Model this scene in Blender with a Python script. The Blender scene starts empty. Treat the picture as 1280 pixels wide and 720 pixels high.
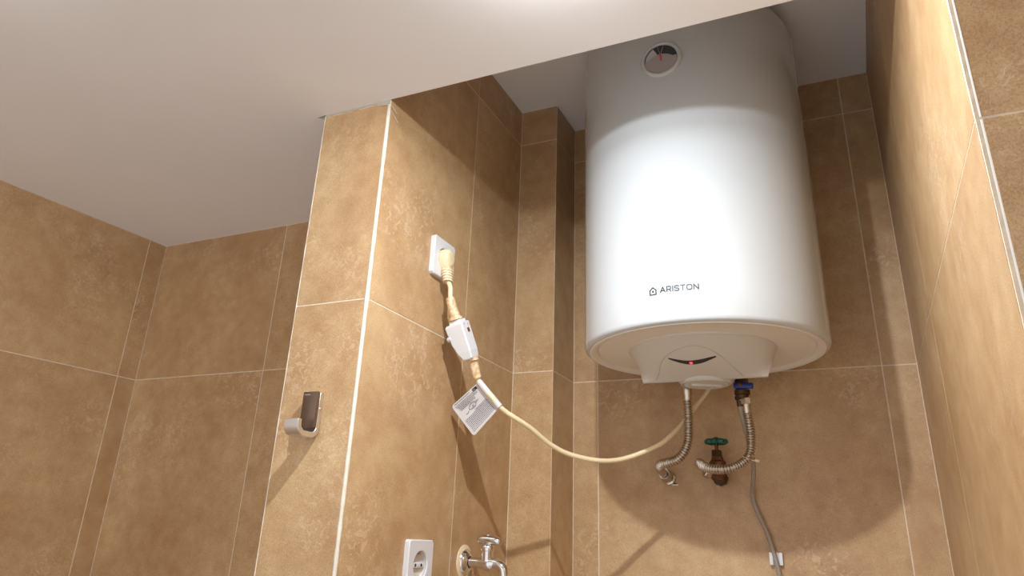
import bpy, bmesh, math, random
from mathutils import Vector, Matrix, noise

random.seed(7)
COL = bpy.context.scene.collection

# ------------------------------------------------------------------ camera
cam_data = bpy.data.cameras.new('camera')
cam_data.sensor_width = 36.0
cam_data.lens = 904.84 * 36.0 / 1280.0
cam_data.shift_y = -45.61 / 1280.0
cam_data.clip_start = 0.01
cam = bpy.data.objects.new('camera', cam_data)
COL.objects.link(cam)
RV = Vector((0.9087231565, 0.4157496240, 0.0370739127))
UV = Vector((0.1241426227, -0.3540055860, 0.9269674353))
FV = Vector((-0.3985107348, 0.8377543168, 0.3733053696))
m = Matrix((RV, UV, -FV)).transposed().to_4x4()
m.translation = (0, 0, 1.4386)
cam.matrix_world = m
bpy.context.scene.camera = cam

# ------------------------------------------------------------------ world, lamps, exposure
w = bpy.data.worlds.new('world'); bpy.context.scene.world = w
w.use_nodes = True
w.node_tree.nodes['Background'].inputs[0].default_value = (1.0, 0.98, 0.97, 1)
w.node_tree.nodes['Background'].inputs[1].default_value = 1.1

ZC = 2.1812      # dropped ceiling
ZN = 2.4964      # ceiling of the niche

def bulb(name, loc, radius, power, color):
    l = bpy.data.lights.new(name, 'POINT'); l.shadow_soft_size = radius; l.energy = power; l.color = color
    o = bpy.data.objects.new(name, l); o.location = loc
    COL.objects.link(o); return o

MAIN = (-0.28, 0.64, ZC - 0.010)
SECOND = (-1.02, 0.33, ZC - 0.010)
bulb('main_lamp', MAIN, 0.010, 7.0, (0.90, 0.96, 1.0))
def lens_light(name, loc, radius, power, color):
    l = bpy.data.lights.new(name, 'AREA'); l.shape = 'DISK'; l.size = radius * 2; l.energy = power; l.color = color; l.spread = math.pi
    o = bpy.data.objects.new(name, l); o.location = loc; COL.objects.link(o); return o
lens_light('main_lamp_lens', (MAIN[0], MAIN[1], ZC - 0.002), 0.016, 10.5, (0.90, 0.96, 1.0))
bulb('second_lamp', SECOND, 0.010, 1.2, (0.97, 0.985, 1.0))

vs = bpy.context.scene.view_settings
vs.view_transform = 'Standard'; vs.look = 'None'; vs.gamma = 1.0
vs.use_curve_mapping = False
vs.exposure = 0.0

# ------------------------------------------------------------------ materials
def srgb(r, g, b):
    f = lambda c: (c / 255 / 12.92) if c / 255 <= 0.04045 else ((c / 255 + 0.055) / 1.055) ** 2.4
    return (f(r), f(g), f(b), 1)

def mat(name, col, rough=0.5, metal=0.0, spec=0.5, coat=0.0, bump=0.0, bscale=200.0, var=0.0, vscale=20.0, col2=None, trans=0.0):
    M = bpy.data.materials.new(name); M.use_nodes = True
    nt = M.node_tree; P = nt.nodes['Principled BSDF']
    P.inputs['Base Color'].default_value = col
    P.inputs['Roughness'].default_value = rough
    P.inputs['Metallic'].default_value = metal
    P.inputs['Specular IOR Level'].default_value = spec
    P.inputs['Coat Weight'].default_value = coat
    P.inputs['Transmission Weight'].default_value = trans
    tc = nt.nodes.new('ShaderNodeTexCoord')
    if var or col2:
        n = nt.nodes.new('ShaderNodeTexNoise'); n.inputs['Scale'].default_value = vscale; n.inputs['Detail'].default_value = 5
        nt.links.new(tc.outputs['Object'], n.inputs['Vector'])
        r = nt.nodes.new('ShaderNodeValToRGB')
        c2 = col2 or tuple(c * (1 - var) for c in col[:3]) + (1,)
        r.color_ramp.elements[0].position = 0.4; r.color_ramp.elements[0].color = c2
        r.color_ramp.elements[1].position = 0.6; r.color_ramp.elements[1].color = col
        nt.links.new(n.outputs['Fac'], r.inputs[0]); nt.links.new(r.outputs[0], P.inputs['Base Color'])
    if bump:
        n = nt.nodes.new('ShaderNodeTexNoise'); n.inputs['Scale'].default_value = bscale; n.inputs['Detail'].default_value = 3
        nt.links.new(tc.outputs['Object'], n.inputs['Vector'])
        b = nt.nodes.new('ShaderNodeBump'); b.inputs['Strength'].default_value = bump; b.inputs['Distance'].default_value = 0.001
        nt.links.new(n.outputs['Fac'], b.inputs['Height']); nt.links.new(b.outputs[0], P.inputs['Normal'])
    return M

def tile_material():
    M = bpy.data.materials.new('sandstone_tile'); M.use_nodes = True
    nt = M.node_tree; P = nt.nodes['Principled BSDF']; N = nt.nodes.new; K = nt.links.new
    tc = N('ShaderNodeTexCoord'); oi = N('ShaderNodeObjectInfo')
    mul = N('ShaderNodeMath'); mul.operation = 'MULTIPLY'; mul.inputs[1].default_value = 37.0
    K(oi.outputs['Random'], mul.inputs[0])
    add = N('ShaderNodeVectorMath'); add.operation = 'ADD'
    K(tc.outputs['Object'], add.inputs[0]); K(mul.outputs[0], add.inputs[1])
    def nz(scale, det, rough=0.55, dist=0.0):
        n = N('ShaderNodeTexNoise'); n.inputs['Scale'].default_value = scale; n.inputs['Detail'].default_value = det
        n.inputs['Roughness'].default_value = rough; n.inputs['Distortion'].default_value = dist
        K(add.outputs[0], n.inputs['Vector']); return n
    def ramp(src, p0, c0, p1, c1):
        r = N('ShaderNodeValToRGB'); e = r.color_ramp.elements
        e[0].position = p0; e[0].color = c0; e[1].position = p1; e[1].color = c1
        K(src, r.inputs[0]); return r
    def mix(fac, a, b, typ='MIX'):
        x = N('ShaderNodeMix'); x.data_type = 'RGBA'; x.blend_type = typ
        if isinstance(fac, float): x.inputs[0].default_value = fac
        else: K(fac, x.inputs[0])
        K(a, x.inputs[6]); K(b, x.inputs[7]); return x.outputs[2]
    big = nz(4.5, 6, 0.6, 0.4)
    base = ramp(big.outputs['Fac'], 0.33, srgb(187, 152, 111), 0.66, srgb(207, 176, 134))
    mid = nz(28, 5, 0.6)
    midr = ramp(mid.outputs['Fac'], 0.32, srgb(228, 214, 202), 0.68, (1, 1, 1, 1))
    c = mix(0.7, base.outputs[0], midr.outputs[0], 'MULTIPLY')
    fine = nz(520, 3, 0.7)
    finer = ramp(fine.outputs['Fac'], 0.36, srgb(205, 195, 186), 0.56, (1, 1, 1, 1))
    c = mix(0.6, c, finer.outputs[0], 'MULTIPLY')
    # sparse etched marks, as on worn stone
    patch = nz(5.0, 2, 0.5); pm = ramp(patch.outputs['Fac'], 0.51, (0, 0, 0, 1), 0.66, (1, 1, 1, 1))
    worm = nz(75, 3, 0.55, 1.2); wm = ramp(worm.outputs['Fac'], 0.53, (0, 0, 0, 1), 0.60, (1, 1, 1, 1))
    mm = N('ShaderNodeMath'); mm.operation = 'MULTIPLY'; K(pm.outputs[0], mm.inputs[0]); K(wm.outputs[0], mm.inputs[1])
    m2 = N('ShaderNodeMath'); m2.operation = 'MULTIPLY'; K(mm.outputs[0], m2.inputs[0]); m2.inputs[1].default_value = 0.30
    lite = N('ShaderNodeRGB'); lite.outputs[0].default_value = srgb(222, 198, 172)
    c = mix(m2.outputs[0], c, lite.outputs[0])
    # small dark specks
    vor = N('ShaderNodeTexVoronoi'); vor.inputs['Scale'].default_value = 70; K(add.outputs[0], vor.inputs['Vector'])
    sp = ramp(vor.outputs['Distance'], 0.06, (1, 1, 1, 1), 0.10, (0, 0, 0, 1))
    sel = nz(45, 1); sr = ramp(sel.outputs['Fac'], 0.60, (0, 0, 0, 1), 0.62, (1, 1, 1, 1))
    ms = N('ShaderNodeMath'); ms.operation = 'MULTIPLY'; K(sp.outputs[0], ms.inputs[0]); K(sr.outputs[0], ms.inputs[1])
    dk = N('ShaderNodeRGB'); dk.outputs[0].default_value = srgb(120, 92, 66)
    ms2 = N('ShaderNodeMath'); ms2.operation = 'MULTIPLY'; K(ms.outputs[0], ms2.inputs[0]); ms2.inputs[1].default_value = 0.6
    c = mix(ms2.outputs[0], c, dk.outputs[0])
    K(c, P.inputs['Base Color'])
    P.inputs['Roughness'].default_value = 0.42
    P.inputs['Specular IOR Level'].default_value = 0.55
    # relief
    s1 = N('ShaderNodeMath'); s1.operation = 'MULTIPLY_ADD'; K(mm.outputs[0], s1.inputs[0]); s1.inputs[1].default_value = -0.8
    K(fine.outputs['Fac'], s1.inputs[2])
    b = N('ShaderNodeBump'); b.inputs['Strength'].default_value = 0.35; b.inputs['Distance'].default_value = 0.0006
    K(s1.outputs[0], b.inputs['Height']); K(b.outputs[0], P.inputs['Normal'])
    return M

TILE = tile_material()
GROUT = mat('grout', srgb(226, 208, 184), 0.85, bump=0.3, var=0.12, vscale=60)
PAINT = mat('ceiling_paint', srgb(238, 238, 240), 0.55, spec=0.3, bump=0.25, bscale=12, var=0.02, vscale=3)
PLAIN = mat('beige_wall', srgb(180, 152, 122), 0.6, var=0.06, vscale=4)
FLOORM = mat('pale_floor', srgb(238, 232, 224), 0.45, var=0.06, vscale=5)
CAULK = mat('caulk', srgb(222, 214, 198), 0.6, bump=0.6, bscale=90, var=0.08, vscale=70)
TRIMM = mat('white_trim', srgb(214, 211, 205), 0.35)
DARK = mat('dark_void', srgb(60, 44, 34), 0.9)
ENAMEL = mat('white_enamel', srgb(194, 198, 201), 0.09, coat=0.5, bump=0.02, bscale=60)
ENAMEL_CAP = mat('white_cap_plastic', srgb(232, 226, 214), 0.35)
COVER = mat('grey_cover_plastic', srgb(208, 205, 198), 0.32)
GREYPL = mat('grey_plastic', srgb(168, 160, 158), 0.35)
BLACK = mat('black_print', srgb(28, 32, 36), 0.4)
INK = mat('ink', srgb(92, 92, 100), 0.8)
CHROME = mat('chrome', srgb(225, 225, 228), 0.08, metal=1)
SATIN = mat('satin_chrome', srgb(224, 223, 222), 0.34, metal=1)
STEEL = mat('stainless_steel', srgb(200, 192, 182), 0.26, metal=1)
BRASS = mat('aged_brass', srgb(120, 84, 56), 0.45, metal=0.8, var=0.35, vscale=120)
BRASSD = mat('dark_brass', srgb(88, 70, 52), 0.4, metal=0.8, var=0.3, vscale=150)
GREEN = mat('green_wheel', srgb(16, 96, 82), 0.45, var=0.3, vscale=90)
BLUE = mat('blue_lever', srgb(18, 50, 128), 0.4)
WHITEPL = mat('white_plastic', srgb(216, 216, 219), 0.3)
SOCKIN = mat('socket_recess', srgb(214, 208, 200), 0.35)
CREAM = mat('cream_plastic', srgb(226, 207, 170), 0.42)
AGED = mat('yellowed_plastic', srgb(206, 164, 116), 0.5, var=0.25, vscale=160, col2=srgb(224, 204, 172))
PAPER = mat('paper', srgb(204, 200, 200), 0.6)
COPPER = mat('grey_rubber', srgb(70, 60, 54), 0.7)
PLATEM = mat('smoked_plate', srgb(112, 92, 78), 0.3, metal=0.6)
RED = mat('red_needle', srgb(196, 92, 100), 0.5)
TUBE = mat('clear_tube', srgb(196, 184, 170), 0.25, trans=0.55)
TUBEG = mat('grey_hose', srgb(150, 138, 120), 0.4)
LENS = mat('lens', (1, 1, 1, 1), 0.1)
LED = bpy.data.materials.new('red_indicator'); LED.use_nodes = True
LED.node_tree.nodes['Principled BSDF'].inputs['Base Color'].default_value = (0.8, 0.02, 0.04, 1)
LED.node_tree.nodes['Principled BSDF'].inputs['Emission Color'].default_value = (1.0, 0.05, 0.10, 1)
LED.node_tree.nodes['Principled BSDF'].inputs['Emission Strength'].default_value = 1.6

# ------------------------------------------------------------------ mesh helpers
def link(name, me, material, parent=None, smooth=False, loc=None):
    o = bpy.data.objects.new(name, me)
    if material and not me.materials: me.materials.append(material)
    if smooth:
        for p in me.polygons: p.use_smooth = True
    if parent: o.parent = parent
    if loc is not None: o.location = loc
    COL.objects.link(o); return o

def fm(name, verts, faces, material, parent=None, smooth=False):
    me = bpy.data.meshes.new(name); me.from_pydata([tuple(v) for v in verts], [], faces)
    bm = bmesh.new(); bm.from_mesh(me); bmesh.ops.recalc_face_normals(bm, faces=bm.faces); bm.to_mesh(me); bm.free()
    return link(name, me, material, parent, smooth)

def bmo(name, bm, material, parent=None, smooth=False, angle=None):
    me = bpy.data.meshes.new(name); bm.to_mesh(me); bm.free()
    o = link(name, me, material, parent, smooth)
    if angle is not None:
        for p in me.polygons: p.use_smooth = True
        me.set_sharp_from_angle(angle=math.radians(angle))
    return o

def empty(name, label, cat, loc=(0, 0, 0), group=None):
    o = bpy.data.objects.new(name, None); o.empty_display_size = 0.03
    o.location = loc; COL.objects.link(o)
    tag(o, label, cat, group); return o

def tag(o, label=None, cat=None, group=None):
    if label: o['label'] = label
    if cat: o['category'] = cat
    if group: o['group'] = group
    return o

def reparent(root):
    """children are modelled in world coordinates; keep them there under an empty placed at the thing's base"""
    for c in root.children:
        c.matrix_parent_inverse = Matrix.Translation(root.location).inverted()

def add_box(bm, lo, hi, bev=0.0, seg=2, M=None):
    c = [(a + b) / 2 for a, b in zip(lo, hi)]; s = [b - a for a, b in zip(lo, hi)]
    mm = (M or Matrix()) @ Matrix.Translation(c) @ Matrix.Diagonal((*s, 1))
    r = bmesh.ops.create_cube(bm, size=1, matrix=mm)
    if bev:
        es = list({e for v in r['verts'] for e in v.link_edges})
        bmesh.ops.bevel(bm, geom=es, offset=bev, segments=seg, affect='EDGES', profile=0.5)

def box(name, lo, hi, material, parent=None, bev=0.0, M=None):
    bm = bmesh.new(); add_box(bm, lo, hi, bev, 2, M)
    return bmo(name, bm, material, parent, angle=40 if bev else None)

def prism(bm, pts, z0, z1):
    a = [bm.verts.new((x, y, z0)) for x, y in pts]; b = [bm.verts.new((x, y, z1)) for x, y in pts]
    bm.faces.new(a[::-1]); bm.faces.new(b)
    n = len(pts)
    for i in range(n): bm.faces.new((a[i], a[(i + 1) % n], b[(i + 1) % n], b[i]))
    bmesh.ops.recalc_face_normals(bm, faces=bm.faces)

def frame(axis):
    a = Vector(axis).normalized(); h = Vector((0, 0, 1)) if abs(a.z) < 0.9 else Vector((1, 0, 0))
    x = h.cross(a).normalized(); return x, a.cross(x), a

def lathe(name, origin, axis, prof, material, parent=None, n=32, smooth=True, sharp=35):
    """prof: list of (radius, distance along the axis)"""
    x, y, a = frame(axis); O = Vector(origin); V = []; Fc = []; rings = []
    for r, h in prof:
        if r < 1e-6: rings.append([len(V)]); V.append(O + a * h)
        else:
            rings.append(list(range(len(V), len(V) + n)))
            V += [O + a * h + x * (r * math.cos(2 * math.pi * k / n)) + y * (r * math.sin(2 * math.pi * k / n)) for k in range(n)]
    for A, B in zip(rings[:-1], rings[1:]):
        for k in range(n):
            k2 = (k + 1) % n
            if len(A) == 1 and len(B) == 1: continue
            if len(A) == 1: Fc.append((A[0], B[k], B[k2]))
            elif len(B) == 1: Fc.append((A[k], B[0], A[k2]))
            else: Fc.append((A[k], B[k], B[k2], A[k2]))
    o = fm(name, V, Fc, material, parent, smooth)
    if smooth: o.data.set_sharp_from_angle(angle=math.radians(sharp))
    return o

def spline(pts, step):
    P = [Vector(p) for p in pts]; P = [P[0] * 2 - P[1]] + P + [P[-1] * 2 - P[-2]]; out = []
    for i in range(1, len(P) - 2):
        p0, p1, p2, p3 = P[i - 1:i + 3]; n = max(2, int((p2 - p1).length / step))
        for k in range(n):
            t = k / n
            out.append(0.5 * ((2 * p1) + (p2 - p0) * t + (2 * p0 - 5 * p1 + 4 * p2 - p3) * t * t + (3 * p1 - p0 - 3 * p2 + p3) * t ** 3))
    out.append(P[-2]); return out

def tube(name, pts, rad, material, parent=None, n=12, step=0.004, caps=True, hollow=0.0):
    Q = spline(pts, step) if step else [Vector(p) for p in pts]
    V = []; Fc = []; s = 0; u = None; ls = [0]
    for a, b in zip(Q[:-1], Q[1:]): ls.append(ls[-1] + (b - a).length)
    for i, q in enumerate(Q):
        t = (Q[min(i + 1, len(Q) - 1)] - Q[max(i - 1, 0)]).normalized()
        if u is None: u, _, _ = frame(t)
        u = (u - t * u.dot(t)).normalized(); v = t.cross(u)
        r = rad(ls[i], ls[-1]) if callable(rad) else rad
        V += [q + u * (r * math.cos(2 * math.pi * k / n)) + v * (r * math.sin(2 * math.pi * k / n)) for k in range(n)]
    for i in range(len(Q) - 1):
        for k in range(n):
            k2 = (k + 1) % n; Fc.append((i * n + k, (i + 1) * n + k, (i + 1) * n + k2, i * n + k2))
    if caps:
        Fc.append(tuple(range(n))); Fc.append(tuple(range((len(Q) - 1) * n, len(Q) * n)))
    o = fm(name, V, Fc, material, parent, True)
    o.data.set_sharp_from_angle(angle=math.radians(60)); return o

# ------------------------------------------------------------------ the setting
XL, XA, XC1, XC2, XP, XJ1, XJ2, XR = -1.7044, -1.2693, -0.8419, -0.6943, -0.5955, -0.5355, 0.0679, 0.1310
YB0, YF, YK, YP, YB, YL, YR, YFR = 1.3064, 0.9173, 1.2499, 1.4907, 1.6242, 1.2548, 1.2509, 0.6625
SK = 0.0803
def xleft(y): return XL + SK * (y - YB0)
Z1, Z2 = 1.8, 2.397
G = 0.0024    # joint width
REC = 0.0004  # joints recessed by this much
YREAR, XFAR = -0.55, 0.90

cache = {}
def tile_mesh(wd, ht):
    key = (round(wd, 4), round(ht, 4))
    if key in cache: return cache[key]
    b = 0.0002; d = REC
    def ring(i, y): return [(-wd / 2 + i, y, -ht / 2 + i), (wd / 2 - i, y, -ht / 2 + i), (wd / 2 - i, y, ht / 2 - i), (-wd / 2 + i, y, ht / 2 - i)]
    V = ring(0, 0) + ring(0, -(d - b)) + ring(b, -d)
    Fc = [(8, 9, 10, 11)]
    for r in (0, 4):
        for k in range(4): Fc.append((r + k, r + (k + 1) % 4, r + 4 + (k + 1) % 4, r + 4 + k))
    me = bpy.data.meshes.new('tile'); me.from_pydata(V, [], Fc); me.materials.append(TILE)
    cache[key] = me; return me

def tile_face(parent, p0, p1, ucuts, zcuts, g0=G / 2, g1=G / 2):
    """tiles on the vertical plane through p0 and p1; seen from its front, p0 is at the left"""
    p0 = Vector((*p0, 0)); p1 = Vector((*p1, 0)); L = (p1 - p0).length; d = (p1 - p0) / L
    ang = math.atan2(d.y, d.x); nrm = Vector((d.y, -d.x, 0))
    us = [0] + sorted(ucuts) + [L]
    for i, (a, b) in enumerate(zip(us[:-1], us[1:])):
        a2 = a + (g0 if i == 0 else G / 2); b2 = b - (g1 if i == len(us) - 2 else G / 2)
        if b2 - a2 < 0.002: continue
        for c, e in zip(zcuts[:-1], zcuts[1:]):
            c2 = c + G / 2; e2 = e - G / 2
            o = bpy.data.objects.new('tile', tile_mesh(b2 - a2, e2 - c2))
            o.location = p0 + d * ((a2 + b2) / 2) - nrm * REC + Vector((0, 0, (c2 + e2) / 2))
            o.rotation_euler = (random.uniform(-.0006, .0006), 0, ang + random.uniform(-.0006, .0006))
            o.parent = parent; COL.objects.link(o)

def wall(name, pts, z0, z1, material=GROUT):
    bm = bmesh.new(); prism(bm, pts, z0, z1)
    o = bmo(name, bm, material); o['kind'] = 'structure'; return o

ZLOW = [0.0, 0.6, 1.2, Z1, ZC]
ZHIGH = [0.0, 0.6, 1.2, Z1, Z2, ZN]
T = 0.03
# left wall (slightly out of square with the others)
yl = YB0
wl = wall('wall_left', [(xleft(YREAR) - REC, YREAR), (xleft(yl) - REC, yl), (xleft(yl) - T, yl), (xleft(YREAR) - T, YREAR)], 0, ZC)
kk = math.hypot(1, SK)
LL = (YB0 - YREAR) * kk
tile_face(wl, (xleft(YREAR), YREAR), (xleft(YB0), YB0), [LL - (YB0 - YL) * kk - 0.6 * j for j in range(4)], ZLOW)
# recess at the back left
wb = wall('wall_back_left', [(XL - T, YB0 + REC), (XC1 + REC, YB0 + REC), (XC1 + REC, YB0 + T), (XL - T, YB0 + T)], 0, ZC)
tile_face(wb, (XL, YB0), (XC1, YB0), [XA - XL], ZLOW)
# the column with its stepped pier (one tiled mass)
wc = wall('wall_column', [(XC1 + REC, YF + REC), (XC2 - REC, YF + REC), (XC2 - REC, YP + REC), (XP - REC, YP + REC),
                          (XP - REC, YB + T), (XC1 + REC, YB + T)], 0, ZN)
ZCOL = [0.0, 0.6, 1.2, Z1, ZC - 0.004]
tile_face(wc, (XC1, YF), (XC2, YF), [], ZCOL, g0=0.001, g1=0.0032)
tile_face(wc, (XC1, YB0), (XC1, YF), [], ZCOL, g1=0.001)
tile_face(wc, (XC2, YF), (XC2, YP), [YK - YF], ZHIGH, g0=0.0032)
tile_face(wc, (XC2, YP), (XP, YP), [], ZHIGH, g1=0.0012)
tile_face(wc, (XP, YP), (XP, YB), [], ZHIGH, g0=0.0012)
# back wall of the niche
wk = wall('wall_back', [(XP - REC, YB + REC), (XR + REC, YB + REC), (XR + REC, YB + T), (XP - REC, YB + T)], 0, ZN)
tile_face(wk, (XP, YB), (XR, YB), [XJ1 - XP, XJ2 - XP], ZHIGH)
# right wall of the niche with the face that turns to the right
wr = wall('wall_right', [(XR + REC, YFR + REC), (XFAR, YFR + REC), (XFAR, YB + T), (XR + REC, YB + T)], 0, ZN)
tile_face(wr, (XR, YB), (XR, YFR), [YB - YR], [0.0, 0.6, 1.2, Z1, Z2, ZN], g1=0.0035)
tile_face(wr, (XR, YFR), (XFAR, YFR), [0.6], [0.0, 0.6, 1.2, Z1, ZC], g0=0.0052)
# part of the room behind the camera
wall('wall_far_right', [(XFAR, YREAR), (XFAR + T, YREAR), (XFAR + T, YFR + 0.1), (XFAR, YFR + 0.1)], 0, ZC, PLAIN)  # unseen wall, added to keep side light off the left wall
bm = bmesh.new(); prism(bm, [(xleft(YREAR) - T, YREAR - T), (XFAR + T, YREAR - T), (XFAR + T, YB + T), (XL - T, YB + T)], -0.05, 0)
fl = bmo('floor', bm, FLOORM); fl['kind'] = 'structure'

# dropped ceiling, cut round the column with an untidy little gap at its left corner
CT = 0.0125
bm = bmesh.new()
prism(bm, [(xleft(YREAR) - T, YREAR - T), (XFAR + T, YREAR - T), (XFAR + T, YFR + REC + 0.0006), (XR + 0.0006, YFR + REC + 0.0006), (XR + 0.0006, YF),
           (XC2, YF), (XC1 - 0.002, YF - 0.001), (XC1 - 0.0215, YF + 0.0015), (XC1 - 0.0015, YF + 0.026), (XC1 - 0.0015, YB0 + T), (XL - T, YB0 + T)], ZC, ZC + CT)
ce = bmo('ceiling', bm, PAINT); ce['kind'] = 'structure'
# plasterboard upstand closing the step up to the niche ceiling
up = box('upstand', (XC2 - 0.0, YF - 0.0125, ZC + CT), (XR, YF, ZN), PAINT, ce)
# dark-coloured sheet standing in for the shade in the space above the gap
bx = box('void_shade', (XC1 - 0.03, YF - 0.01, ZC + CT + 0.002), (XC1 - 0.001, YF + 0.04, ZC + CT + 0.006), DARK, ce)
bm = bmesh.new(); prism(bm, [(XC2 - 0.01, YF), (XR + 0.012, YF), (XR + 0.012, YB + T), (XC2 - 0.01, YB + T)], ZN, ZN + 0.02)
cn = bmo('ceiling_niche', bm, PAINT); cn['kind'] = 'structure'; cn['label'] = 'raised grey-white ceiling over the heater niche'

# white caulk bead on the column's right corner, irregular, and a smear along the ceiling joint
def bead(name, x, y, z0, z1, r, parent=None):
    V = []; n = 10; zs = [z0 + (z1 - z0) * i / 260 for i in range(261)]; Fc = []
    for i, z in enumerate(zs):
        q = r * (1 + 0.22 * noise.noise(Vector((3.1, x * 9, z * 38))) + 0.12 * noise.noise(Vector((8.1, y * 9, z * 140))))
        for k in range(n): V.append((x + q * math.cos(2 * math.pi * k / n), y + q * math.sin(2 * math.pi * k / n), z))
    for i in range(260):
        for k in range(n): Fc.append((i * n + k, i * n + (k + 1) % n, (i + 1) * n + (k + 1) % n, (i + 1) * n + k))
    o = fm(name, V, Fc, CAULK, parent, True); return o
t1 = bead('trim_1', XC2 - 0.0026, YF + 0.0026, 0.0, ZC - 0.001, 0.0034); t1['kind'] = 'structure'; t1['label'] = 'thick white caulk line on the corner of the column'
t3 = bead('trim_3', XC1 + 0.0012, YF + 0.0012, 0.0, ZC - 0.002, 0.0016); t3['kind'] = 'structure'; t3['label'] = 'thin white joint on the left corner of the column'
# caulk smear at the ceiling over the column front
V = []; Fc = []
for i in range(41):
    x = XC1 + 0.004 + (XC2 - XC1 - 0.004) * i / 40
    h = 0.0035 + 0.0045 * abs(noise.noise(Vector((x * 60, 2.2, 0)))) + (0.006 if i > 34 else 0) * ((i - 34) / 6 if i > 34 else 0)
    V += [(x, YF - 0.0012, ZC), (x, YF - 0.0008, ZC - h), (x, YF + 0.001, ZC - h), (x, YF + 0.001, ZC)]
for i in range(40):
    for k in range(4): Fc.append((i * 4 + k, i * 4 + (k + 1) % 4, i * 4 + 4 + (k + 1) % 4, i * 4 + 4 + k))
Fc += [(0, 1, 2, 3), (160, 161, 162, 163)]
t4 = fm('trim_4', V, Fc, mat('plaster_smear', srgb(176, 166, 156), 0.8), None); t4['kind'] = 'structure'; t4['label'] = 'grey plaster smear where the column meets the ceiling'
# loose mesh fibres sticking out of the caulk at the top of the column corner
for a, b in (((XC2 + 0.001, YF + 0.003, 2.172), (XC2 + 0.002, YF + 0.022, 2.163)), ((XC2 + 0.001, YF + 0.002, 2.160), (XC2 + 0.002, YF + 0.028, 2.1475)),
             ((XC2 - 0.001, YF - 0.002, 2.170), (XC2 - 0.025, YF - 0.002, 2.174))):
    tube('fibre', [a, b], 0.0006, CAULK, t1, n=5, step=0.01)

# pvc edge trim of the right wall: white quarter profile and dark open slit beside it
bm = bmesh.new()
for z0, z1 in ((0.0, Z1 - 0.0012), (Z1 + 0.0012, ZC)):
    pts = [(XR + 0.0016 + 0.0036 * (1 - math.cos(a)), YFR + 0.0034 - 0.0034 * math.sin(a)) for a in [math.pi / 2 * k / 5 for k in range(6)]]
    pts += [(XR + 0.0052, YFR + 0.0045), (XR + 0.0016, YFR + 0.0045)]
    prism(bm, pts, z0, z1)
t2 = bmo('trim_2', bm, TRIMM, angle=30); t2['kind'] = 'structure'; t2['label'] = 'white corner profile on the edge of the right wall'

# small chip in the tile under the left pipe elbow
ch = box('tile_chip', (-0.3745, YB - 0.0006, 1.5690), (-0.3600, YB + 0.0002, 1.5712), DARK, wk)
ch2 = box('tile_chip', (-0.3700, YB - 0.0012, 1.5660), (-0.3560, YB + 0.0002, 1.5685), CAULK, wk)

# ------------------------------------------------------------------ water heater
HX, HY, HR, HZ = -0.2415, 1.378, 0.226, 1.786
heater = empty('water_heater', 'big white cylindrical electric water heater hanging high in the tiled niche', 'water heater', (HX, HY, HZ))
prof = [(HR - 0.010, 0.0), (HR - 0.004, 0.0016), (HR - 0.001, 0.005), (HR, 0.010)]
prof += [(HR, 0.05), (HR, 0.60)]
TOP = 2.484 - HZ
for k in range(9):
    a = math.pi / 2 * k / 8; prof.append((HR - 0.045 + 0.045 * math.cos(a), TOP - 0.045 + 0.045 * math.sin(a)))
prof.append((0, TOP))
lathe('tank_shell', (HX, HY, HZ), (0, 0, 1), prof, ENAMEL, heater, n=128)
lathe('bottom_cap', (HX, HY, HZ), (0, 0, 1), [(0, 0.004), (0.198, 0.004), (0.2005, 0.006), (0.203, 0.002), (0.210, -0.0016), (HR - 0.010, -0.001), (HR - 0.008, 0.004)], ENAMEL_CAP, heater, n=128)
# control cover: half drum running down to a straight ridge
CX, CY, R1 = -0.245, 1.372, 0.135
def cover_pt(a, t):
    th = math.radians(100 * a); A = Vector((CX + R1 * math.sin(th), CY - R1 * math.cos(th), 1.7885)); B = Vector((-0.248 + 0.117 * a, 1.39, 1.74))
    p = A.lerp(B, t)
    e = math.cos(math.pi / 2 * min(1, abs(a)) ** 3)
    return p + Vector((0, -0.004, -0.004)) * (math.sin(math.pi * t) * e)
NA, NT = 48, 12
V = []; Fc = []
for j in range(NT + 1):
    for i in range(NA + 1): V.append(cover_pt(-1 + 2 * i / NA, j / NT))
for j in range(NT):
    for i in range(NA): q = j * (NA + 1) + i; Fc.append((q, q + 1, q + NA + 2, q + NA + 1))
r0 = NT * (NA + 1); b0 = len(V)
for i in range(NA + 1): p = V[r0 + i]; V.append(Vector((p.x, 1.3945, 1.739)))
for i in range(NA): Fc.append((r0 + i, r0 + i + 1, b0 + i + 1, b0 + i))
c0 = len(V)
for i in range(NA + 1): p = V[r0 + i]; V.append(Vector((p.x, 1.412, 1.745)))
for i in range(NA): Fc.append((b0 + i, b0 + i + 1, c0 + i + 1, c0 + i))
d0 = len(V)
for i in range(NA + 1): p = V[r0 + i]; V.append(Vector((p.x, 1.425, 1.7885)))
for i in range(NA): Fc.append((c0 + i, c0 + i + 1, d0 + i + 1, d0 + i))
Fc.append((0, r0, b0, c0, d0)); Fc.append((NA, d0 + NA, c0 + NA, b0 + NA, r0 + NA))
cov = fm('control_cover', V, Fc, COVER, heater, True); cov.data.set_sharp_from_angle(angle=math.radians(38))
# lip round the root of the cover
pts = [cover_pt(-1 + 2 * i / 40, 0) + Vector((0, 0, 0.001)) for i in range(41)]
tube('cover_lip', pts, 0.0022, COVER, heater, n=8, step=None)
def on_cover(a, t, off):
    p = cover_pt(a, t); e = 0.01
    n = (cover_pt(a + e, t) - cover_pt(a - e, t)).cross(cover_pt(a, t + e) - cover_pt(a, t - e)).normalized()
    if n.z > 0: n = -n
    return p + n * off
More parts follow.
